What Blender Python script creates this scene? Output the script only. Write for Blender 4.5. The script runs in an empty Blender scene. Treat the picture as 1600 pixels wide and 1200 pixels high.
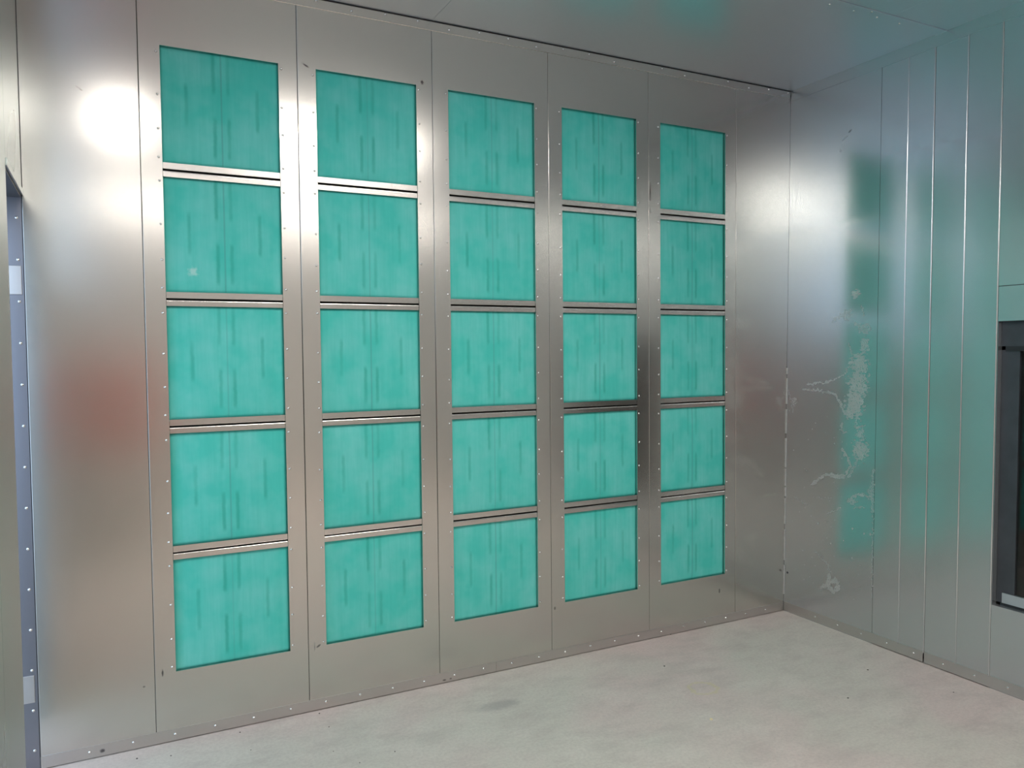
import bpy, bmesh, math, random
from mathutils import Vector, Matrix
random.seed(7)
S = bpy.context.scene
COL = S.collection

# ------------------------------------------------------------------ camera
cam_d = bpy.data.cameras.new('camera'); cam = bpy.data.objects.new('camera', cam_d); COL.objects.link(cam)
cam_d.sensor_fit = 'HORIZONTAL'; cam_d.sensor_width = 36.0; cam_d.lens = 36.0 * 1227.03 / 1600.0
cam_d.clip_start = 0.02; cam_d.clip_end = 200
RX_ = Vector((0.8901, -0.4556, -0.0095)); DN_ = Vector((-0.0264, -0.0307, -0.9992)); FW_ = Vector((0.4550, 0.8896, -0.0394))
FW_.normalize(); RX_ = (RX_ - FW_ * RX_.dot(FW_)).normalized(); UP_ = RX_.cross(FW_).normalized()
Mc = Matrix((( RX_.x, UP_.x, -FW_.x, -0.2043), (RX_.y, UP_.y, -FW_.y, -3.3959), (RX_.z, UP_.z, -FW_.z, 1.5524), (0, 0, 0, 1)))
cam.matrix_world = Mc
S.camera = cam

# ------------------------------------------------------------------ world, exposure
w = bpy.data.worlds.new('world'); S.world = w; w.use_nodes = True
bg = w.node_tree.nodes['Background']; bg.inputs[0].default_value = (0.55, 0.75, 1.0, 1); bg.inputs[1].default_value = 2.4
S.view_settings.view_transform = 'Standard'; S.view_settings.look = 'None'
S.view_settings.gamma = 1.0; S.view_settings.exposure = 0.0
S.view_settings.use_curve_mapping = False
LAMP_W = 37.5          # emission strength of the ceiling luminaires
LAMP_C = (1.0, 0.94, 0.885)
S.cycles.max_bounces = 14; S.cycles.diffuse_bounces = 6; S.cycles.glossy_bounces = 12
S.cycles.sample_clamp_indirect = 10.0
S.cycles.caustics_reflective = True

# ------------------------------------------------------------------ dimensions (metres)
W, P, H, Q = 0.4525, 0.6079, 0.4525, 0.508       # opening width, column pitch, opening height, row pitch
ZT, ZC = 2.768, 3.066                            # top of the openings, ceiling
XL, XR = -0.475, 3.362
SEAM = [-0.078 + P * i for i in range(6)]        # vertical panel joints of the filter wall
def RX(z, off=0.0): return XR + 0.014 * (z - 1.55) + off   # the right wall leans very slightly
YB = -7.2                                        # rear of the booth

# ------------------------------------------------------------------ node helpers
def new_mat(name):
    m = bpy.data.materials.new(name); m.use_nodes = True
    nt = m.node_tree; b = nt.nodes['Principled BSDF']
    return m, nt, b
class N:
    def __init__(s, nt): s.nt = nt
    def lk(s, a, b): s.nt.links.new(a, b)
    def setin(s, node, i, v):
        if v is None: return
        if isinstance(v, bpy.types.NodeSocket): s.lk(v, node.inputs[i])
        else: node.inputs[i].default_value = v
    def math(s, op, a, b=None, c=None, clamp=False):
        n = s.nt.nodes.new('ShaderNodeMath'); n.operation = op; n.use_clamp = clamp
        s.setin(n, 0, a); s.setin(n, 1, b); s.setin(n, 2, c); return n.outputs[0]
    def ss(s, e0, e1, x):
        n = s.nt.nodes.new('ShaderNodeMapRange'); n.interpolation_type = 'SMOOTHSTEP'
        s.setin(n, 0, x); n.inputs[1].default_value = e0; n.inputs[2].default_value = e1
        return n.outputs[0]
    def rng(s, x, a, b, c, d):
        n = s.nt.nodes.new('ShaderNodeMapRange'); s.setin(n, 0, x)
        for i, v in enumerate((a, b, c, d)): n.inputs[i + 1].default_value = v
        return n.outputs[0]
    def noise(s, vec, scale, detail=2.0, rough=0.5, w=None):
        n = s.nt.nodes.new('ShaderNodeTexNoise')
        if w is not None: n.noise_dimensions = '4D'; s.setin(n, 'W', w)
        s.lk(vec, n.inputs['Vector']); n.inputs['Scale'].default_value = scale
        n.inputs['Detail'].default_value = detail; n.inputs['Roughness'].default_value = rough
        return n.outputs['Fac']
    def mapping(s, vec, scale=(1, 1, 1), loc=(0, 0, 0)):
        n = s.nt.nodes.new('ShaderNodeMapping'); s.lk(vec, n.inputs[0])
        n.inputs['Scale'].default_value = scale; n.inputs['Location'].default_value = loc; return n.outputs[0]
    def mix(s, f, a, b):
        n = s.nt.nodes.new('ShaderNodeMix'); n.data_type = 'RGBA'; s.setin(n, 0, f)
        for i, v in ((6, a), (7, b)):
            if isinstance(v, bpy.types.NodeSocket): s.lk(v, n.inputs[i])
            else: n.inputs[i].default_value = (*v, 1)
        return n.outputs[2]
    def coord(s, which='Object'):
        n = s.nt.nodes.new('ShaderNodeTexCoord'); return n.outputs[which]
    def geo(s): return s.nt.nodes.new('ShaderNodeNewGeometry').outputs['Position']
    def rand(s): return s.nt.nodes.new('ShaderNodeObjectInfo').outputs['Random']
    def sep(s, v):
        n = s.nt.nodes.new('ShaderNodeSeparateXYZ'); s.lk(v, n.inputs[0]); return n.outputs
    def bump(s, h, strength, dist, b):
        n = s.nt.nodes.new('ShaderNodeBump'); s.lk(h, n.inputs['Height'])
        n.inputs['Strength'].default_value = strength; n.inputs['Distance'].default_value = dist
        s.lk(n.outputs[0], b.inputs['Normal'])

def galv(name, base=(0.62, 0.61, 0.595), rough=0.27, marks=(), axes='xz', stain=False, var=0.05, aniso=0.0, rot=0.0, met=1.0):
    """galvanised sheet steel; marks = grease smudges (u, v, half width, half height, tilt, strength) in metres"""
    m, nt, b = new_mat(name); n = N(nt)
    b.inputs['Metallic'].default_value = met
    pos = n.geo(); oi = n.rand()
    big = n.noise(pos, 1.7, 2, 0.5, w=n.math('MULTIPLY', oi, 7.0))
    fine = n.noise(n.mapping(pos, (150, 150, 6)), 1.0, 2, 0.5)
    spang = n.noise(pos, 38.0, 2, 0.6)
    v = n.math('ADD', n.math('MULTIPLY', n.math('SUBTRACT', big, 0.5), var * 2), n.math('MULTIPLY', n.math('SUBTRACT', spang, 0.5), 0.05))
    v = n.math('ADD', v, n.math('MULTIPLY', n.math('SUBTRACT', fine, 0.5), 0.03))
    v = n.math('ADD', v, n.math('MULTIPLY', n.math('SUBTRACT', oi, 0.5), 0.03))
    fac = n.math('ADD', v, 0.5)
    col = n.mix(fac, tuple(c * 0.75 for c in base), tuple(min(1, c * 1.25) for c in base))
    r = n.math('ADD', rough, n.math('MULTIPLY', n.math('SUBTRACT', big, 0.5), 0.05))
    metal = None
    if marks:
        s = n.sep(pos); U = s[0] if axes[0] == 'x' else s[1]; V = s[2]
        wob = n.math('MULTIPLY', n.math('SUBTRACT', n.noise(pos, 90, 2, 0.6), 0.5), 0.9)
        tot = None
        for (u0, v0, a, bb, tilt, st) in marks:
            du = n.math('SUBTRACT', U, u0); dv = n.math('SUBTRACT', V, v0)
            ct, sn = math.cos(tilt), math.sin(tilt)
            p = n.math('DIVIDE', n.math('ADD', n.math('MULTIPLY', du, ct), n.math('MULTIPLY', dv, sn)), a)
            q = n.math('DIVIDE', n.math('SUBTRACT', n.math('MULTIPLY', dv, ct), n.math('MULTIPLY', du, sn)), bb)
            d = n.math('SQRT', n.math('ADD', n.math('MULTIPLY', p, p), n.math('MULTIPLY', q, q)))
            k = n.math('MULTIPLY', n.ss(1.25, 0.4, n.math('ADD', d, wob)), st)
            tot = k if tot is None else n.math('MAXIMUM', tot, k)
        col = n.mix(tot, col, (0.05, 0.045, 0.05))
        r = n.math('ADD', r, n.math('MULTIPLY', tot, 0.3))
    if stain:
        at = nt.nodes.new('ShaderNodeAttribute'); at.attribute_name = 'stain'
        a = n.math('MULTIPLY', at.outputs['Fac'], n.rng(n.noise(n.mapping(pos, (1, 1, .55)), 210, 4, 0.7), 0.42, 0.60, 0.12, .85), clamp=True)
        col = n.mix(a, col, (0.58, 0.58, 0.55))
        r = n.math('ADD', r, n.math('MULTIPLY', a, 0.4))
        metal = n.math('SUBTRACT', met, n.math('MULTIPLY', a, 0.65)); n.lk(metal, b.inputs['Metallic'])
    n.lk(col, b.inputs['Base Color']); n.lk(r, b.inputs['Roughness'])
    if aniso:
        tg = nt.nodes.new('ShaderNodeTangent'); tg.direction_type = 'RADIAL'; tg.axis = 'Z'
        b.inputs['Anisotropic'].default_value = aniso; b.inputs['Anisotropic Rotation'].default_value = rot; n.lk(tg.outputs[0], b.inputs['Tangent'])
    n.bump(n.noise(pos, 2.2, 0, 0.5), 0.25, 0.003, b)
    return m

MARKS = [(0.566, 2.777, .017, .0045, -.5, .85), (1.089, 2.783, .009, .011, 0, .9), (2.365, 2.40, .0045, .05, 0, .8),
         (2.368, 2.30, .003, .02, 0, .5), (-.05, .286, .004, .016, 0, .8), (.573, .284, .012, .005, .5, .7), (.556, .285, .003, .022, 0, .4),
         (1.764, .262, .005, .010, 0, .6), (2.843, .192, .005, .015, 0, .7), (-.118, .245, .005, .003, 0, .6),
         (.10, 2.57, .003, .003, 0, .4), (-.28, 2.56, .02, .004, -.6, .25)]
M_back = galv('galvanised_filter_wall', base=(.65, .63, .595), rough=.215, marks=MARKS)
M_rail = galv('galvanised_rail', base=(.63, .61, .58), rough=.21)
M_right = galv('galvanised_right_wall', base=(.575, .61, .62), rough=.22, aniso=.5, rot=.25, met=.85)
M_stain = galv('galvanised_stained_panel', base=(.575, .61, .62), rough=.22, aniso=.5, rot=.25, met=.85, stain=True,
              axes='yz', marks=[(-.42, 2.73, .014, .005, -.5, .5), (-.36, 2.64, .006, .012, 0, .3), (-.39, 2.70, .03, .004, -.5, .25)])
M_ceil = galv('galvanised_ceiling', base=(.68, .75, .83), rough=.33, met=.85)
M_left = galv('galvanised_left_wall', base=(.50, .56, .545), rough=.28)
M_base = galv('galvanised_base_channel', base=(.60, .58, .56), rough=.33,
              marks=[(-.27, .024, .009, .009, 0, .8), (1.158, .016, .010, .005, 0, .7), (1.191, .016, .007, .005, 0, .6)])
M_baseR = galv('galvanised_base_channel_right', base=(.58, .58, .56), rough=.33)
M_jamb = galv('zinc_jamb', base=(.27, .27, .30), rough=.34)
M_plate = galv('welded_plate', base=(.66, .62, .60), rough=.3)
M_screw = galv('zinc_screw', base=(.80, .79, .77), rough=.22, var=0)

def plain(name, col, rough=.5, metal=0.0, nz=0.0, sc=20):
    m, nt, b = new_mat(name); n = N(nt); p = n.geo()
    f = n.noise(p, sc, 3)
    c = n.mix(f, tuple(x * (1 - nz) for x in col), tuple(min(1, x * (1 + nz)) for x in col))
    n.lk(c, b.inputs['Base Color']); b.inputs['Roughness'].default_value = rough; b.inputs['Metallic'].default_value = metal
    return m
M_dark = plain('dark_plenum', (.02, .022, .022), .7, 0, .3)
M_black = plain('black_rubber', (.012, .012, .014), .5, 0, .3, 60)
M_dsteel = plain('dark_painted_steel', (.055, .060, .068), .42, .3, .35, 12)
M_alu = plain('aluminium_sill', (.55, .58, .60), .4, .9, .08)
M_red = plain('red_enamel', (.80, .06, .03), .4, 0, .05)
M_white = plain('white_enamel', (.8, .8, .78), .4, 0, .03)
M_paint = plain('light_grey_paint', (.62, .60, .57), .5, 0, .04)
M_seal = plain('white_sealant', (.55, .54, .52), .6, 0, .25, 60)
M_crumb = plain('crumb', (.75, .66, .42), .8, 0, .2, 300)
M_grit = plain('grit', (.07, .06, .055), .8, 0, .4, 300)

def glass_mat():
    m, nt, b = new_mat('window_glass')
    b.inputs['Base Color'].default_value = (.75, .8, .8, 1); b.inputs['Roughness'].default_value = .03
    b.inputs['Transmission Weight'].default_value = 1.0; b.inputs['IOR'].default_value = 1.45
    return m
M_glass = glass_mat()

def lamp_mat():
    m, nt, b = new_mat('lamp_diffuser')
    b.inputs['Base Color'].default_value = (.9, .9, .9, 1)
    b.inputs['Emission Color'].default_value = (*LAMP_C, 1); b.inputs['Emission Strength'].default_value = LAMP_W
    return m
M_lamp = lamp_mat()

def pad_mat():
    m, nt, b = new_mat('teal_filter_fleece'); n = N(nt)
    oc = n.coord('Object'); s = n.sep(oc); oi = n.rand(); ww = n.math('MULTIPLY', oi, 31.0)
    wob = n.math('MULTIPLY', n.math('SUBTRACT', n.noise(n.mapping(oc, (7, 7, 30)), 1.0, 3, .7, w=ww), .5), .008)
    X = n.math('ADD', s[0], wob)
    Z = n.math('ADD', s[2], n.math('MULTIPLY', wob, 1.5))
    def strip(xc, hw, z0, z1, soft=.018):
        a = n.ss(hw * 1.9, hw * .25, n.math('ABSOLUTE', n.math('SUBTRACT', X, xc)))
        zc, hz = (z0 + z1) / 2, abs(z1 - z0) / 2
        c = n.ss(hz + soft, hz - soft * .5, n.math('ABSOLUTE', n.math('SUBTRACT', Z, zc)))
        return n.math('MULTIPLY', a, c)
    h = W
    top, z = .5 * h, lambda f: .5 * h - f * h
    st = None
    for (fx, a, bb, k) in ((.435, -.05, .335, 1), (.558, -.05, .335, .8), (.44, .575, .905, 1), (.56, .575, .905, 1),
                           (.205, .31, .65, .9), (.81, .29, .64, .9)):
        q = n.math('MULTIPLY', strip((fx - .5) * h, .0060, z(a), z(bb)), k)
        st = q if st is None else n.math('ADD', st, q)
    amp = n.rng(n.noise(n.mapping(oc, (14, 14, 5)), 1.0, 2, .5, w=ww), .3, .65, .35, 1.0)
    st = n.math('MULTIPLY', st, amp, clamp=True)
    # broad soft darker column behind the middle, and vertical fibre streaks
    mid = n.ss(.085, .0, n.math('ABSOLUTE', X))
    mid = n.math('MULTIPLY', mid, n.rng(n.noise(n.mapping(oc, (20, 20, 2)), 1.0, 2, .5, w=ww), .35, .7, .0, .6))
    cl = n.ss(.0050, .0012, n.math('ABSOLUTE', s[0]))
    streak = n.noise(n.mapping(oc, (46, 46, 3.2)), 1.0, 3, .6, w=ww)
    cloud = n.noise(oc, 7.0, 3, .55, w=ww)
    fib = n.noise(oc, 420, 2, .6)
    base = n.mix(n.rng(cloud, .36, .64, 0, 1), PAD_A, PAD_B)
    base = n.mix(n.math('MULTIPLY', n.rng(streak, .38, .68, 0, 1), .30), base, PAD_D)
    base = n.mix(n.math('MULTIPLY', n.rng(fib, .3, .7, 0, 1), .10), base, (.12, .62, .52))
    base = n.mix(n.math('MULTIPLY', mid, .35), base, PAD_D)
    base = n.mix(n.math('MULTIPLY', st, .62), base, (.035, .400, .310))
    base = n.mix(n.math('MULTIPLY', cl, n.rng(oi, .0, 1.0, .12, .42)), base, (.09, .30, .28))
    # pad colour darkens towards its outer edges
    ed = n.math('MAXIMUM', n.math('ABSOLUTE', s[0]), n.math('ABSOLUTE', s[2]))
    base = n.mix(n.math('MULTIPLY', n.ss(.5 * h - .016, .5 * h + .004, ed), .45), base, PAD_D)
    n.lk(base, b.inputs['Base Color']); b.inputs['Roughness'].default_value = .9
    b.inputs['Specular IOR Level'].default_value = .15
    n.bump(n.math('ADD', n.math('MULTIPLY', fib, .3), n.math('MULTIPLY', st, -1.0)), .5, .0015, b)
    return m
PAD_A, PAD_B, PAD_D = (.085, .610, .530), (.175, .665, .610), (.045, .505, .420)
M_pad = pad_mat()
def smudge_pad_mat():
    m = M_pad.copy(); m.name = 'teal_filter_fleece_smudged'; nt = m.node_tree; n = N(nt); b = nt.nodes['Principled BSDF']
    src = b.inputs['Base Color'].links[0].from_socket
    oc = n.coord('Object'); s = n.sep(oc)
    du = n.math('DIVIDE', n.math('ADD', s[0], .124), .022); dv = n.math('DIVIDE', n.math('ADD', s[2], .142), .026)
    d = n.math('SQRT', n.math('ADD', n.math('MULTIPLY', du, du), n.math('MULTIPLY', dv, dv)))
    d = n.math('ADD', d, n.math('MULTIPLY', n.math('SUBTRACT', n.noise(oc, 70, 3, .6), .5), 1.6))
    k = n.math('MULTIPLY', n.ss(1.1, .2, d), .55)
    n.lk(n.mix(k, src, (.62, .80, .76)), b.inputs['Base Color'])
    return m
M_pad_s = smudge_pad_mat()

def floor_mat():
    m, nt, b = new_mat('concrete_floor'); n = N(nt); p = n.geo(); s = n.sep(p)
    a = n.noise(p, 1.0, 3, .55); c = n.noise(n.mapping(p, (2.6, 5.0, 1)), 1.6, 7, .72); d = n.noise(p, 75, 4, .7)
    pat = n.noise(n.mapping(p, (3.2, 4.6, 1), (3, 1, 0)), 1.0, 6, .68)
    col = n.mix(n.rng(a, .42, .58, 0, 1), (.62, .52, .485), (.585, .555, .495))
    col = n.mix(n.math('MULTIPLY', n.rng(c, .46, .66, 0, 1), .42), col, (.41, .36, .335))
    col = n.mix(n.math('MULTIPLY', n.rng(pat, .50, .66, 0, 1), .34), col, (.70, .65, .59))
    col = n.mix(n.math('MULTIPLY', n.rng(d, .40, .66, 0, 1), .26), col, (.32, .285, .265))
    # dark speckles
    vor = nt.nodes.new('ShaderNodeTexVoronoi'); vor.inputs['Scale'].default_value = 14; n.lk(p, vor.inputs['Vector'])
    spk = n.math('MULTIPLY', n.ss(.045, .02, vor.outputs['Distance']), n.ss(.50, .62, n.noise(p, 3.3, 2)))
    col = n.mix(n.math('MULTIPLY', spk, .7), col, (.10, .085, .08))
    def spot(x0, y0, rx, ry, ring, color, k, col):
        du = n.math('DIVIDE', n.math('SUBTRACT', s[0], x0), rx); dv = n.math('DIVIDE', n.math('SUBTRACT', s[1], y0), ry)
        r = n.math('SQRT', n.math('ADD', n.math('MULTIPLY', du, du), n.math('MULTIPLY', dv, dv)))
        r = n.math('ADD', r, n.math('MULTIPLY', n.math('SUBTRACT', n.noise(p, 22, 3, .65), .5), .9))
        f = n.ss(.22, .05, n.math('ABSOLUTE', n.math('SUBTRACT', r, 1.0))) if ring else n.ss(1.2, .3, r)
        return n.mix(n.math('MULTIPLY', f, k), col, color)
    col = spot(YS[0][0], YS[0][1], .065, .06, True, (.58, .52, .29), .5, col)
    col = spot(YS[1][0], YS[1][1], .12, .05, False, (.30, .28, .27), .55, col)
    n.lk(col, b.inputs['Base Color'])
    n.lk(n.rng(a, .3, .7, .52, .70), b.inputs['Roughness']); b.inputs['Specular IOR Level'].default_value = .35
    n.bump(n.math('ADD', d, n.math('MULTIPLY', c, 2.0)), .25, .002, b)
    return m
YS = [(2.19, -.62), (1.29, -.33)]
M_floor = floor_mat()

# ------------------------------------------------------------------ mesh helpers
def link(name, me, mat, parent=None):
    o = bpy.data.objects.new(name, me); COL.objects.link(o)
    if mat is not None and not me.materials: me.materials.append(mat)
    if parent: o.parent = parent
    return o
class MB:
    def __init__(s): s.bm = bmesh.new()
    def quad(s, a, b, c, d):
        s.bm.faces.new([s.bm.verts.new(p) for p in (a, b, c, d)])
    def box(s, x0, x1, y0, y1, z0, z1, bev=0.0, fx=None):
        vs = [s.bm.verts.new(((fx(z) + x) if fx else x, y, z)) for x in (x0, x1) for y in (y0, y1) for z in (z0, z1)]
        f = [(0, 1, 3, 2), (4, 6, 7, 5), (0, 4, 5, 1), (2, 3, 7, 6), (0, 2, 6, 4), (1, 5, 7, 3)]
        fs = [s.bm.faces.new([vs[i] for i in q]) for q in f]
        if bev:
            es = list({e for g in fs for e in g.edges})
            bmesh.ops.bevel(s.bm, geom=es, offset=bev, segments=2, affect='EDGES', profile=.5)
    def prism(s, prof, axis, a, b):
        """extrude closed 2-D profile along axis ('x': prof=(y,z); 'y': prof=(x,z); 'z': prof=(x,y))"""
        def P3(p, t): return {'x': (t, p[0], p[1]), 'y': (p[0], t, p[1]), 'z': (p[0], p[1], t)}[axis]
        A = [s.bm.verts.new(P3(p, a)) for p in prof]; B = [s.bm.verts.new(P3(p, b)) for p in prof]
        k = len(prof)
        for i in range(k): s.bm.faces.new((A[i], A[(i + 1) % k], B[(i + 1) % k], B[i]))
        s.bm.faces.new(A[::-1]); s.bm.faces.new(B)
    def cyl(s, c, r, h, axis='y', seg=16, r2=None):
        bmesh.ops.create_cone(s.bm, cap_ends=True, segments=seg, radius1=r, radius2=r if r2 is None else r2, depth=h,
            matrix=Matrix.Translation(c) @ {'y': Matrix.Rotation(math.pi / 2, 4, 'X'), 'x': Matrix.Rotation(math.pi / 2, 4, 'Y'), 'z': Matrix()}[axis])
    def mesh(s, name):
        bmesh.ops.recalc_face_normals(s.bm, faces=s.bm.faces)
        me = bpy.data.meshes.new(name); s.bm.to_mesh(me); s.bm.free(); return me
    def build(s, name, mat, parent=None): return link(name, s.mesh(name), mat, parent)

def empty(name, loc=(0, 0, 0)):
    o = bpy.data.objects.new(name, None); COL.objects.link(o); o.location = loc; o.empty_display_size = .1; return o
def struct(o): o['kind'] = 'structure'; return o
def tag(o, label, cat, group=None):
    o['label'] = label; o['category'] = cat
    if group: o['group'] = group
    return o

def dome_mesh(name, r, h, axis):
    """low pop-rivet / screw head, pointing out along the given axis"""
    prof = [(1.0, 0), (1.0, .15), (.86, .45), (.6, .78), (.3, .95)]
    bm = bmesh.new(); rings = []
    for (rr, hh) in prof:
        ring = []
        for k in range(14):
            t = 2 * math.pi * k / 14; a, b_, c = rr * r * math.cos(t), rr * r * math.sin(t), hh * h
            ring.append(bm.verts.new({'-y': (a, -c, b_), '-x': (-c, a, b_), '-z': (a, b_, -c)}[axis]))
        rings.append(ring)
    for i in range(len(rings) - 1):
        for k in range(14): bm.faces.new((rings[i][k], rings[i][(k + 1) % 14], rings[i + 1][(k + 1) % 14], rings[i + 1][k]))
    bm.faces.new(rings[-1])
    bmesh.ops.recalc_face_normals(bm, faces=bm.faces)
    for f in bm.faces: f.smooth = True
    me = bpy.data.meshes.new(name); bm.to_mesh(me); bm.free(); me.materials.append(M_screw); return me
SCR_Y = dome_mesh('screw_y', .0052, .0036, '-y'); SCR_X = dome_mesh('screw_x', .0055, .0035, '-x'); SCR_Z = dome_mesh('screw_z', .0055, .0035, '-z')
SCR_B = dome_mesh('screw_base', .006, .004, '-y')
def screw(me, loc, parent):
    o = bpy.data.objects.new('screw', me); COL.objects.link(o); o.parent = parent
    px = parent.location; o.location = (loc[0] - px[0], loc[1] - px[1], loc[2] - px[2]); return o

# ------------------------------------------------------------------ floor
f = MB(); f.box(XL - 3.0, RX(0) + 1.6, YB - .2, .6, -.12, 0); struct(f.build('floor', M_floor))

# ------------------------------------------------------------------ filter wall
wb = MB(); wb.box(XL - .1, RX(3) + .05, .11, .13, 0, ZC + .05)
wall_back = struct(wb.build('wall_back', M_dark))
def sheet_profile_panel(mb, x0, x1, z0, z1, t=.0025, ret=.03):
    """folded sheet: face plus returns at both vertical edges, with small rounded folds"""
    r = .0016
    pr = [(x0, ret), (x0, r), (x0 + r * .3, r * .3), (x0 + r, 0), (x1 - r, 0), (x1 - r * .3, r * .3), (x1, r), (x1, ret), (x1 - .001, ret), (x1 - .001, t), (x0 + .001, t), (x0 + .001, ret)]
    mb.prism(pr, 'z', z0, z1)
p_ = MB(); sheet_profile_panel(p_, XL - .0005, SEAM[0] - .0007, .004, ZC); p_.build('wall_panel', M_back, wall_back)
p_ = MB(); sheet_profile_panel(p_, SEAM[5] + .0007, RX(3.0) + .02, .004, ZC); p_.build('wall_panel', M_back, wall_back)

ORD = ['first', 'second', 'third', 'fourth', 'fifth']
ROWN = ['top row', 'second row from the top', 'middle row', 'fourth row from the top', 'bottom row']
ZB = ZT - 4 * Q - H
def frame_sheet(x0, x1, ox):
    """one steel sheet with a tall opening and a flange turned in around it"""
    bm = bmesh.new(); r = .0016; fl = .011
    A = [(x0, r), (x0 + r * .3, r * .3), (x0 + r, 0)]
    outer = [(x0 + r, 0), (x1 - r, ZC)]
    def V(x, y, z): return bm.verts.new((x, y, z))
    X = [x0 + r, ox, ox + W, x1 - r]; Zs = [.004, ZB, ZT, ZC]
    g = [[V(x, 0, z) for x in X] for z in Zs]
    for j in range(3):
        for i in range(3):
            if i == 1 and j == 1: continue
            bm.faces.new((g[j][i], g[j][i + 1], g[j + 1][i + 1], g[j + 1][i]))
    # folded vertical edges
    for (xe, sgn, i) in ((x0, 1, 0), (x1, -1, 3)):
        prev = [g[j][i] for j in range(4)]
        for (dx, y) in ((r * .3, r * .3), (0, r), (0, .03)):
            cur = [V(xe + sgn * dx, y, z) for z in Zs]
            for j in range(3): bm.faces.new((prev[j], prev[j + 1], cur[j + 1], cur[j]))
            prev = cur
    # returns of the opening
    loop = [g[1][1], g[1][2], g[2][2], g[2][1]]
    back = [V(v.co.x, fl, v.co.z) for v in loop]
    for k in range(4): bm.faces.new((loop[k], loop[(k + 1) % 4], back[(k + 1) % 4], back[k]))
    bmesh.ops.recalc_face_normals(bm, faces=bm.faces)
    me = bpy.data.meshes.new('sheet'); bm.to_mesh(me); bm.free(); return me
def rail_mesh(x0, x1):
    """two small angles back to back with an open slot between; local z=0 is the middle"""
    mb = MB(); a, g_ = .0277, .0028; y0 = .0022; t = .0016
    # upper angle: face, then return at the slot; lower angle: rolled lip at the slot
    mb.prism([(y0, a), (y0, g_ + .0012), (y0 + .0012, g_), (y0 + .02, g_), (y0 + .02, g_ + t), (y0 + t, g_ + t + .0006), (y0 + t, a)], 'x', x0, x1)
    mb.prism([(y0, -a)] + [(y0 + .006 * (1 - math.cos(math.radians(q))), -g_ - .006 * (1 - math.sin(math.radians(q)))) for q in range(0, 91, 9)] + [ (y0 + .02, -g_), (y0 + .02, -g_ - t), (y0 + .006, -g_ - t), (y0 + .0045, -g_ - .0035), (y0 + t, -g_ - .0065), (y0 + t, -a)], 'x', x0, x1)
    return mb.mesh('rail')
RAIL = rail_mesh(.0012, W - .0012); RAIL.materials.append(M_rail)
def pad_mesh():
    bm = bmesh.new(); nx = 24; e = W / 2 + .008; ez = H / 2 + .008; bg_ = []
    for j in range(nx + 1):
        row = []
        for i in range(nx + 1):
            u, v = -1 + 2 * i / nx, -1 + 2 * j / nx
            bulge = (1 - u ** 6) * (1 - v ** 6)
            row.append(bm.verts.new((u * e, .0175 - .0055 * bulge, v * ez)))
        bg_.append(row)
    for j in range(nx):
        for i in range(nx): bm.faces.new((bg_[j][i], bg_[j][i + 1], bg_[j + 1][i + 1], bg_[j + 1][i])).smooth = True
    per = [bg_[0][i] for i in range(nx + 1)] + [bg_[j][nx] for j in range(1, nx + 1)] + [bg_[nx][i] for i in range(nx - 1, -1, -1)] + [bg_[j][0] for j in range(nx - 1, 0, -1)]
    bk = [bm.verts.new((v.co.x, .045, v.co.z)) for v in per]
    for k in range(len(per)): bm.faces.new((per[k], per[(k + 1) % len(per)], bk[(k + 1) % len(per)], bk[k]))
    bm.faces.new(bk)
    bmesh.ops.recalc_face_normals(bm, faces=bm.faces)
    me = bpy.data.meshes.new('filter_pad'); bm.to_mesh(me); bm.free(); me.materials.append(M_pad); return me
PAD = pad_mesh()
PAD_S = PAD.copy(); PAD_S.materials.clear(); PAD_S.materials.append(M_pad_s)

FL = ['galvanized steel filter frame of the far left filter column, beside the open doorway',
      'steel filter frame around the second filter column from the left, smudged at two corners',
      'galvanized steel filter frame around the middle column of green filters',
      'galvanized steel filter frame around the fourth filter column from the left',
      'galvanized steel filter frame around the narrowest looking filter column, nearest the room corner']
for i in range(5):
    fr = empty('filter_bank_panel', (SEAM[i], 0, 0))
    tag(fr, FL[i], 'wall panel', 'tall filter frames side by side in the steel wall')
    ox = i * P - SEAM[i]
    me = frame_sheet(.0007, P - .0007, ox); link('frame_sheet', me, M_back, fr)
    for k in range(4):
        r_ = bpy.data.objects.new('cross_rail', RAIL); COL.objects.link(r_); r_.parent = fr
        r_.location = (ox, 0, ZT - H - .02775 - k * Q)
    for k in range(5):
        for side in (-1, 1):
            for t in ((.045, .39, .66, .95) if side > 0 else (.05, .41, .71, .96)):
                xx = i * P + (-.0125 if side < 0 else W + .0125)
                screw(SCR_Y, (xx + random.uniform(-.0012, .0012), -.0002, ZT - k * Q - t * H + random.uniform(-.006, .006)), fr)
    for k in range(5):
        cn = ORD[i] + ' column from the left' if i not in (0, 4) else ('far left column' if i == 0 else 'column nearest the room corner')
        extra = ' (pale smudge)' if (i, k) == (0, 1) else ''
        o = bpy.data.objects.new('filter_pad', PAD_S if extra else PAD); COL.objects.link(o)
        o.location = (i * P + W / 2, 0, ZT - k * Q - H / 2)
        tag(o, 'teal filter pad in the %s, %s%s' % (cn, ROWN[k], extra), 'filter', 'teal filter pads in the steel filter wall')

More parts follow.
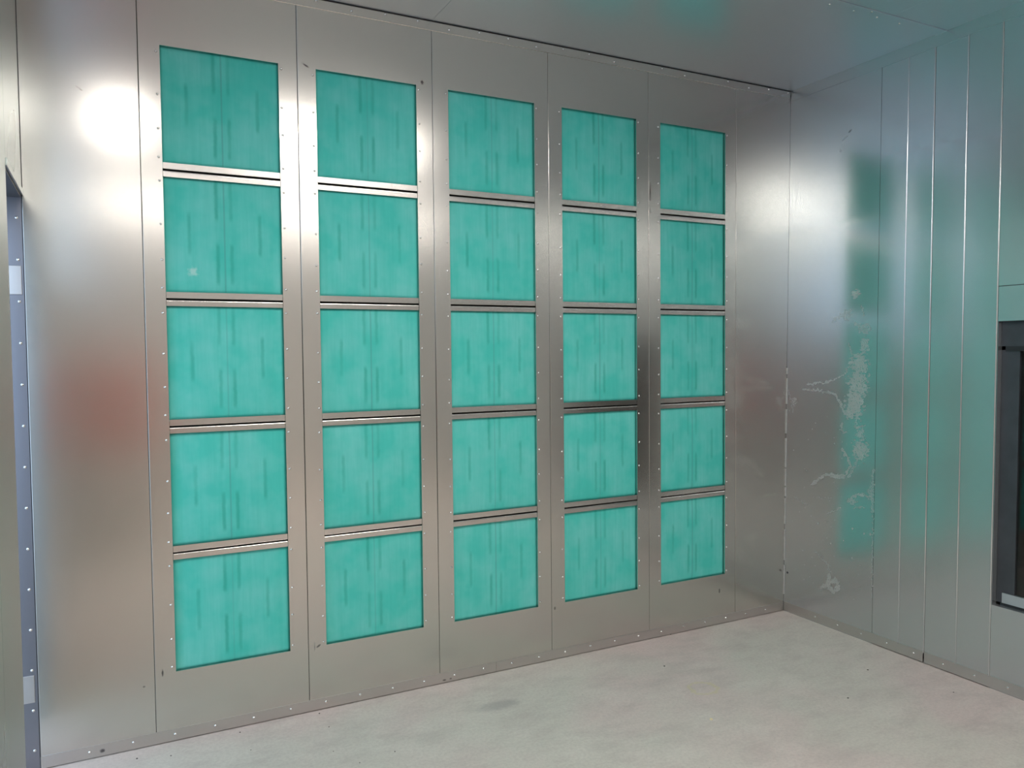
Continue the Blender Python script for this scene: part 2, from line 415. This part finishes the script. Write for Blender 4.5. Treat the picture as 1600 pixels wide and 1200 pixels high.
# base channel and top angle of the filter wall
bb = MB(); bb.prism([(-.0016, .004), (-.0016, .0506), (-.0004, .0514), (-.0001, .0514), (-.0001, .004)], 'x', XL + .004, 1.4300)
baseboard = struct(bb.build('baseboard_back', M_base))
bb = MB(); bb.prism([(-.0019, .004), (-.0019, .0506), (-.0004, .0514), (-.0001, .0514), (-.0001, .004)], 'x', 1.4318, RX(0) - .002)
bb.build('channel', M_base, baseboard)
for k in range(24):
    screw(SCR_B, (-.3135 + .1525 * k, -.0017, .0295 + random.uniform(-.002, .002)), baseboard)
tr = MB(); tr.prism([(-.0018, ZC - .0005), (-.0018, ZC - .043), (-.0008, ZC - .0445), (-.0001, ZC - .0445), (-.0001, ZC - .0005)], 'x', XL + .002, RX(3) - .003)
trim1 = struct(tr.build('trim_1', M_back))
for k in range(25):
    if random.random() < .85: screw(SCR_B, (-.30 + .1525 * k, -.0019, ZC - .012 - (.014 if k % 3 == 1 else 0)), trim1)
# dark joint where the wall meets the ceiling, and a sealed corner
jt = MB(); jt.box(XL, RX(ZC) - .002, -.0042, -.0019, ZC - .0045, ZC); 
struct(jt.build('trim_2', M_black))

# ------------------------------------------------------------------ right wall
wr = MB(); wr.box(.05, .07, YB, -2.65, 0, ZC + .05, fx=RX); wr.box(.05, .07, -1.22, .1, 0, ZC + .05, fx=RX)
wr.box(.05, .07, -2.65, -1.22, 0, .34, fx=RX); wr.box(.05, .07, -2.65, -1.22, 1.76, ZC + .05, fx=RX)
wall_right = struct(wr.build('wall_right', M_dark))

# stained first panel: fine grid carrying the mask of the dried water marks
def stain_fn():
    FC = 1227.03
    def px(u, v):
        d = RX_ * ((u - 800) / FC) - UP_ * ((v - 600) / FC) + FW_
        c = Mc.translation; t = (XR + .014 * (c.z - 1.55) - c.x) / (d.x - .014 * d.z); p = c + d * t; return (p.y, p.z)
    strokes = [([(1262, 600), (1285, 598), (1303, 594), (1318, 586), (1326, 574), (1331, 560)], .0035, .75),
        ([(1255, 608), (1283, 611), (1305, 616), (1313, 630), (1319, 645), (1328, 652)], .0045, .9),
        ([(1316, 662), (1313, 672), (1322, 676)], .007, .7), ([(1315, 702), (1324, 714), (1329, 728), (1321, 743), (1306, 745), (1291, 741), (1268, 757)], .006, 1.0),
        ([(1296, 742), (1318, 746)], .007, 1.0), ([(1325, 783), (1332, 776), (1345, 773), (1362, 778)], .007, .8), ([(1335, 792), (1352, 794)], .004, .6),
        ([(1293, 803), (1304, 798), (1313, 793)], .004, .6), ([(1272, 778), (1300, 778)], .003, .3), ([(1240, 776), (1252, 784), (1262, 790)], .003, .45),
        ([(1275, 862), (1292, 880), (1297, 894)], .006, .5), ([(1284, 918), (1296, 912), (1306, 906), (1310, 916), (1302, 925), (1292, 914), (1296, 900)], .010, 1.0),
        ([(1326, 745), (1342, 716)], .006, .5), ([(1340, 652), (1336, 668), (1352, 666)], .004, .6), ([(1338, 680), (1352, 684)], .007, .5),
        ([(1364, 735), (1363, 800)], .007, .45), ([(1364, 800), (1362, 935)], .003, .35), ([(1303, 500), (1318, 492), (1330, 486)], .008, .35),
        ([(1335, 505), (1345, 512), (1350, 520)], .007, .6), ([(1346, 478), (1350, 492)], .005, .4), ([(1232, 610), (1240, 645)], .006, .25),
        ([(1327, 538), (1330, 552)], .006, .4)]
    blobs = [(1343, 570, 13, 18, .8), (1341, 600, 14, 22, 1.0), (1336, 628, 13, 24, 1.0), (1329, 645, 10, 9, .9), (1351, 540, 7, 12, .65), (1350, 513, 9, 8, .5), (1337, 459, 6, 7, .7),
             (1321, 493, 9, 8, .35), (1344, 703, 12, 15, .85), (1333, 784, 7, 5, .5), (1361, 770, 5, 12, .4), (1345, 676, 7, 5, .5), (1241, 628, 5, 6, .3)]
    dots = [(1304, 693, .003), (1303, 754, .003), (1332, 826, .0035), (1350, 834, .003), (1278, 818, .003), (1292, 814, .002), (1331, 872, .003), (1298, 849, .0025), (1318, 845, .002), (1360, 835, .004), (1260, 735, .002)]
    st = [([px(*q) for q in pts], r, k) for pts, r, k in strokes]
    bl = []
    for (u, v, a, b_, k) in blobs:
        c = px(u, v); e = px(u + a, v); g = px(u, v - b_); bl.append((c, abs(e[0] - c[0]), abs(g[1] - c[1]), k))
    dt = [(px(u, v), r * 1.3) for u, v, r in dots]
    from mathutils import noise as mn
    def fn(y, z):
        if z > 2.05: return 0.0
        wy = y + .010 * mn.noise((y * 60, z * 60, 0)) ; wz = z + .014 * mn.noise((y * 50, z * 50, 9)); val = 0
        for pts, r, k in st:
            if min(p[1] for p in pts) - .05 > z or max(p[1] for p in pts) + .05 < z: continue
            for (a, b_) in zip(pts, pts[1:]):
                ax, ay = b_[0] - a[0], b_[1] - a[1]; t = max(0, min(1, ((wy - a[0]) * ax + (wz - a[1]) * ay) / (ax * ax + ay * ay + 1e-9)))
                d = math.hypot(wy - a[0] - t * ax, wz - a[1] - t * ay); val = max(val, k * max(0, min(1, 1.5 - d / r)))
        for c, a, b_, k in bl:
            d = math.hypot((wy - c[0]) / a, (wz - c[1]) / b_) + .8 * mn.noise((y * 45, z * 90, 4))
            val = max(val, k * max(0, min(1, (1.15 - d) * 2.2)))
        for c, r in dt: val = max(val, max(0, min(1, 1.6 - math.hypot(y - c[0], z - c[1]) / r)))
        if y > -.55 and z < 1.2: 
            s = mn.noise((y * 140, z * 140, 2)); val = max(val, .5 * max(0, s - .52) * 4)
        return val
    return fn
sf = stain_fn()
y_end = -.612
bm = bmesh.new(); lay = bm.verts.layers.float.new('stain'); ny = 132
zs = [0.0] + [.18 + .0045 * k for k in range(415)] + [2.3, ZC]
rows = []
for z in zs:
    row = []
    for i in range(ny + 1):
        y = -.001 + (y_end + .002) * i / ny; v = bm.verts.new((RX(z), y, z)); v[lay] = sf(y, z) if .18 <= z < 2.05 else 0; row.append(v)
    rows.append(row)
for a, b_ in zip(rows, rows[1:]):
    for i in range(ny): bm.faces.new((a[i], b_[i], b_[i + 1], a[i + 1]))
edge = [r[-1] for r in rows]; back = [bm.verts.new((RX(v.co.z, .02), v.co.y, v.co.z)) for v in edge]
for k in range(len(edge) - 1): bm.faces.new((edge[k], edge[k + 1], back[k + 1], back[k]))
me = bpy.data.meshes.new('stained_panel'); bm.to_mesh(me); bm.free()
link('wall_panel', me, M_stain, wall_right)['label'] = 'panel with dried white water marks'

def r_panel(ya, yb, z0, z1, lip=0.0, off=0.0, mat=None, parent=None, name='wall_panel'):
    """sheet between ya (far) and yb (near); a small folded bead runs along its near edge"""
    mb = MB(); n_ = 1
    pr = [(off, ya), (off, yb + .0065), (off - lip * .8, yb + .0048), (off - lip, yb + .0036), (off - lip * .8, yb + .0026), (off + .0002, yb), (off + .03, yb), (off + .03, yb + .001), (off + .0015, yb + .001), (off + .0015, ya)]
    A = [mb.bm.verts.new((RX(z0) + x, y, z0)) for x, y in pr]; B = [mb.bm.verts.new((RX(z1) + x, y, z1)) for x, y in pr]
    k = len(pr)
    for i in range(k): mb.bm.faces.new((A[i], A[(i + 1) % k], B[(i + 1) % k], B[i]))
    mb.bm.faces.new(A[::-1]); mb.bm.faces.new(B)
    return mb.build(name, mat or M_right, parent or wall_right)
r_panel(-.613, -.768, .050, ZC, .0022)
r_panel(-.7688, -.9092, .050, ZC, .0026)
r_panel(-.9112, -1.0745, .050, ZC, .0026)
r_panel(-1.0755, -1.2340, .050, ZC, .0032)
WY0, WY1, WZ0, WZ1 = -1.2355, -2.45, .385, 1.675
r_panel(WY0, -2.62, 1.8335, ZC, .002)            # above the window
r_panel(WY0 - .0008, -2.62, WZ1, 1.8305, .002)   # header strip
r_panel(WY0, -2.62, 0, WZ0, .002)                # below the window
r_panel(WY1, -2.62, WZ0, WZ1, 0)
for a in range(4): r_panel(-2.622 - a * 1.15, -3.77 - a * 1.15, 0, ZC, .0025)
bs = MB(); bs.box(-.0016, -.0002, -.905, -.004, .004, .057, fx=RX)
baseboard_right = struct(bs.build('baseboard_right', M_baseR))
bs = MB(); bs.box(-.0020, -.0002, YB, -.9115, .004, .058, fx=RX); bs.build('channel', M_baseR, baseboard_right)
for k in range(10): screw(SCR_X, (RX(.031) - .0018, -.238 - .1545 * k, .031 + random.uniform(-.002, .002)), baseboard_right)
tc = MB(); tc.box(-.0018, -.0003, YB, -.006, ZC - .06, ZC - .0005, fx=RX)
struct(tc.build('trim_3', M_right))
sl = MB()                                        # worn sealant bead in the corner
zz = .10
while zz < 1.42:
    L = random.uniform(.05, .2); sl.box(-.0045, -.001, -.006, -.001, zz, min(zz + L, 1.45), fx=RX); zz += L + random.uniform(.0, .05)
struct(sl.build('trim_4', M_seal))
hl = MB(); hl.cyl((RX(.235) - .0004, -.028, .235), .0065, .002, 'x'); hl.cyl((RX(.235) - .0012, -.028, .235), .003, .002, 'x')
hole = hl.build('bolt_hole', M_dsteel, wall_right)

# window in the right wall
win = struct(empty('window_1', (RX(1), WY0, WZ0)))
def wpart(name, mat, boxes, parent=None):
    mb = MB()
    for (x0, x1, y0, y1, z0, z1) in boxes: mb.box(x0, x1, y1, y0, z0, z1, fx=RX)
    me = mb.mesh(name); me.transform(Matrix.Translation(-win.location)); return link(name, me, mat, win)
wpart('reveal', M_right, [(.0016, .034, WY0, WY0 - .0015, WZ0, WZ1), (.0016, .034, WY0, WY1, WZ0 - .0015, WZ0), (.0016, .034, WY1 + .0015, WY1, WZ0, WZ1)])
wpart('head_cover', M_dsteel, [(.0016, .034, WY0 - .002, WY1, WZ1 - .0015, WZ1), (.028, .034, WY0 - .002, WY1, 1.562, WZ1)])
wpart('gasket', M_black, [(.026, .06, WY0 - .022, WY1 + .02, 1.540, 1.562), (.030, .06, WY0 - .022, WY1, WZ0, WZ0 + .012)])
wpart('frame', M_dsteel, [(.033, .05, WY0 - .002, WY0 - .082, WZ0 + .012, 1.545), (.033, .05, WY1 + .08, WY1, WZ0 + .012, 1.545)])
wpart('sill', M_alu, [(.028, .045, WY0 - .030, WY1 + .03, WZ0 + .013, WZ0 + .058)])
wpart('pane', M_glass, [(.040, .044, WY0 - .08, WY1 + .08, WZ0 + .05, 1.545)])
rm = MB()
x0, x1, y0, y1, z0, z1 = RX(1) + .09, RX(1) + 1.4, WY0 + .3, WY1 - .3, .0, 2.4
rm.box(x1, x1 + .02, y1, y0, z0, z1); rm.box(x0, x1, y0, y0 + .02, z0, z1); rm.box(x0, x1, y1 - .02, y1, z0, z1); rm.box(x0, x1, y1, y0, z1, z1 + .02)
struct(rm.build('wall_outer', M_dark))

# ------------------------------------------------------------------ ceiling
cl = MB(); cl.box(XL - .12, RX(3) + .1, YB, .13, ZC + .03, ZC + .05)
ceiling = struct(cl.build('ceiling', M_dark))
def c_panel(xa, xb, ya, yb):
    mb = MB(); mb.box(xa, xb, yb, ya, ZC, ZC + .02, bev=.0012); mb.build('ceiling_panel', M_ceil, ceiling)
xs = [XL - .02, .531, 1.139, 1.749, 3.0, RX(3) + .05]
for a, b_ in ((XL - .02, 1.139), (1.139, 3.44)): c_panel(a + .0006, b_ - .0006, .0, -.905)
for a, b_ in ((XL - .02, .53), (.53, 1.76), (1.76, 3.0), (3.0, 3.44)):
    c_panel(a + .0006, b_ - .0006, -.967, -1.87)
    for k in range(5): c_panel(a + .0006, b_ - .0006, -1.872 - k * 1.066, -2.936 - k * 1.066)
ss_ = MB(); ss_.box(XL, 3.385, -.9655, -.9065, ZC - .0035, ZC + .01, bev=.001); strip_ = ss_.build('joint_strip', M_ceil, ceiling)
for k in range(23): screw(SCR_Z, (-.26 + .1525 * k, -.9235, ZC - .0036), strip_)
for k in range(11): screw(SCR_Z, (-.18 + .305 * k, -.9535, ZC - .0036), strip_)

def luminaire(x, y, L, label):
    t = empty('ceiling_light', (x, y, ZC)); tag(t, label, 'ceiling light', 'long ceiling lights across the booth')
    a = MB(); a.box(-L / 2, L / 2, -.14, .14, -.03, 0)
    for q in ((-L / 2, L / 2, -.14, -.125), (-L / 2, L / 2, .125, .14), (-L / 2, -L / 2 + .015, -.125, .125), (L / 2 - .015, L / 2, -.125, .125)): a.box(*q, -.045, -.03)
    a.build('housing', M_white, t)
    a = MB(); a.box(-L / 2 + .016, L / 2 - .016, -.124, .124, -.040, -.031); a.build('diffuser', M_lamp, t)
luminaire(-.10, -2.0, .30, 'short white ceiling light beside the left wall')
luminaire(1.15, -2.0, 1.25, 'long white ceiling light over the middle of the booth')
luminaire(.30, -4.9, 1.25, 'rear ceiling light near the left wall, added to brighten reflections')  # unseen rear row, added to brighten what the filter wall reflects
luminaire(1.70, -4.9, 1.25, 'rear ceiling light over the middle of the booth, added to brighten reflections')
luminaire(3.0 - .2, -4.9, .60, 'rear short ceiling light near the right wall, added to brighten reflections')

# ------------------------------------------------------------------ left wall with its doorway
DY = -.512                                      # near edge of the doorway
wl = MB()
wl.box(XL - .02, XL - .002, DY + .001, .005, 2.165, ZC)                      # over the doorway
wall_left = struct(wl.build('wall_left', M_left))
def l_panel(ya, yb, z0, z1):
    mb = MB(); mb.box(XL - .085, XL, yb, ya, z0, z1, bev=.0015); mb.build('wall_panel', M_left, wall_left)
l_panel(-.001, DY, 2.150, ZC); l_panel(DY - .0015, -.968, 0, ZC); l_panel(-.971, -1.35, 0, ZC)
l_panel(-1.352, -3.5, 2.90, ZC); l_panel(-1.352, -3.5, 0, 1.95); l_panel(-3.502, YB, 0, ZC)  # unseen high gap between the panels, added to let cool sky light in
door = struct(empty('door_1', (XL, 0, 0)))
def dpart(name, mat, boxes, bev=0):
    mb = MB()
    for q in boxes: mb.box(*q, bev=bev)
    me = mb.mesh(name); me.transform(Matrix.Translation(-door.location)); return link(name, me, mat, door)
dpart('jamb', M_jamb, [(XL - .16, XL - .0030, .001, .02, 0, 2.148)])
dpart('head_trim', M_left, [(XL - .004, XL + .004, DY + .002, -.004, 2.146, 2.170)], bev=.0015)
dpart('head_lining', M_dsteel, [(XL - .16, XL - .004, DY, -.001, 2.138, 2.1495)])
cj = MB(); cj.box(XL - .001, XL + .0022, -.0022, .0006, 2.172, ZC); struct(cj.build('trim_5', M_dsteel))
for (za, zb, xa) in ((1.784, 1.889, -.006), (.262, .365, -.014)):
    dpart('strike_plate', M_plate, [(XL - .048 + xa * .3, XL - .008 + xa * .3, -.0035, .0005, za, zb)], bev=.001)
for k in range(14): screw(SCR_B, (XL - .019, .0008, 2.064 - .1528 * k), door)

# ------------------------------------------------------------------ rear of the booth (only seen in reflections)
rw = MB(); rw.box(XL - .1, RX(0) + .1, YB - .05, YB - .002, 0, ZC); wall_front = struct(rw.build('wall_front', M_paint))
rc = empty('red_reflection_cabinet', (-.12, -3.92, 0)); tag(rc, 'unseen red cabinet on a grey stand, added behind the viewer for its red reflection', 'cabinet')  # unseen stand-in for the viewer's red shirt, added for its reflection
a = MB(); a.box(-.26, .26, -.45, 0, .80, 1.55, bev=.01); a.build('body', M_red, rc)
a = MB()
for x in (-.25, .21):
    for y in (-.44, -.04): a.box(x, x + .04, y, y + .04, 0, .80)
a.box(-.25, .25, -.43, -.01, .2, .22); a.build('stand', M_dsteel, rc)
for k in range(5):
    a = MB(); a.box(-.245, .245, 0.001, .018, .82 + k * .144, .955 + k * .144, bev=.004); dr = a.build('drawer', M_red, rc)
    a = MB(); a.box(-.12, .12, .019, .035, .92 + k * .144, .935 + k * .144, bev=.003); a.build('handle', M_screw, dr)

# ------------------------------------------------------------------ crumbs on the floor
def crumb(x, y, r, mat, label, cat, group=None):
    bm = bmesh.new(); bmesh.ops.create_icosphere(bm, subdivisions=2, radius=r)
    for v in bm.verts: v.co *= random.uniform(.8, 1.25); v.co.z = max(v.co.z * .55, -r * .3)
    me = bpy.data.meshes.new('crumb'); bm.to_mesh(me); bm.free()
    o = link('paint_flake' if mat is M_crumb else 'grit_speck', me, mat); o.location = (x, y, r * .3); tag(o, label, cat, group)
crumb(2.013, -.876, .007, M_crumb, 'pale yellow flake lying on the concrete floor below the middle filters', 'flake')

def at_floor(u, v):
    d = RX_ * ((u - 800) / 1227.03) - UP_ * ((v - 600) / 1227.03) + FW_; c = Mc.translation
    p = c + d * (-c.z / d.z); return p.x, p.y
GRIT = [(214, 1185.5, .0035, 'dark grit speck on the floor below the far left wall panel, the nearer of two'),
  (267, 1181, .003, 'dark grit speck on the floor just right of the one below the left wall panel'),
  (375, 1144.5, .003, 'dark grit speck close to the base channel under the far left filter column'),
  (392, 1172, .0022, 'tiny grit speck on bare concrete left of the second filter column'),
  (514, 1136, .0025, 'dark grit speck on the floor straight below the left edge of the second filter column'),
  (499, 1115, .003, 'grit speck nearest the base channel under the second filter column'),
  (521, 1174, .002, 'very small grit speck on the floor below the second filter column, near the bottom edge'),
  (617, 1174.5, .0025, 'dark grit speck on the floor below the right half of the second filter column'),
  (562, 1192, .0025, 'grit speck at the bottom edge of the view below the second filter column'),
  (1038, 1041, .004, 'dark grit speck on the floor left of the faint yellow ring stain'),
  (1048, 991.5, .003, 'grit speck beside the base channel below the filter column nearest the corner'),
  (1356, 1047, .004, 'dark grit speck on the floor in front of the stained right wall panel'),
  (1325, 1091, .004, 'dark grit speck in the open middle of the floor, right of the pale flake'),
  (1490, 1082, .003, 'rightmost grit speck, on the floor near the right wall joint')]
for (u, v, r, lb) in GRIT:
    x, y = at_floor(u, v)
    crumb(x, y, r, M_grit, lb, 'grit', 'dark grit specks on the concrete floor')
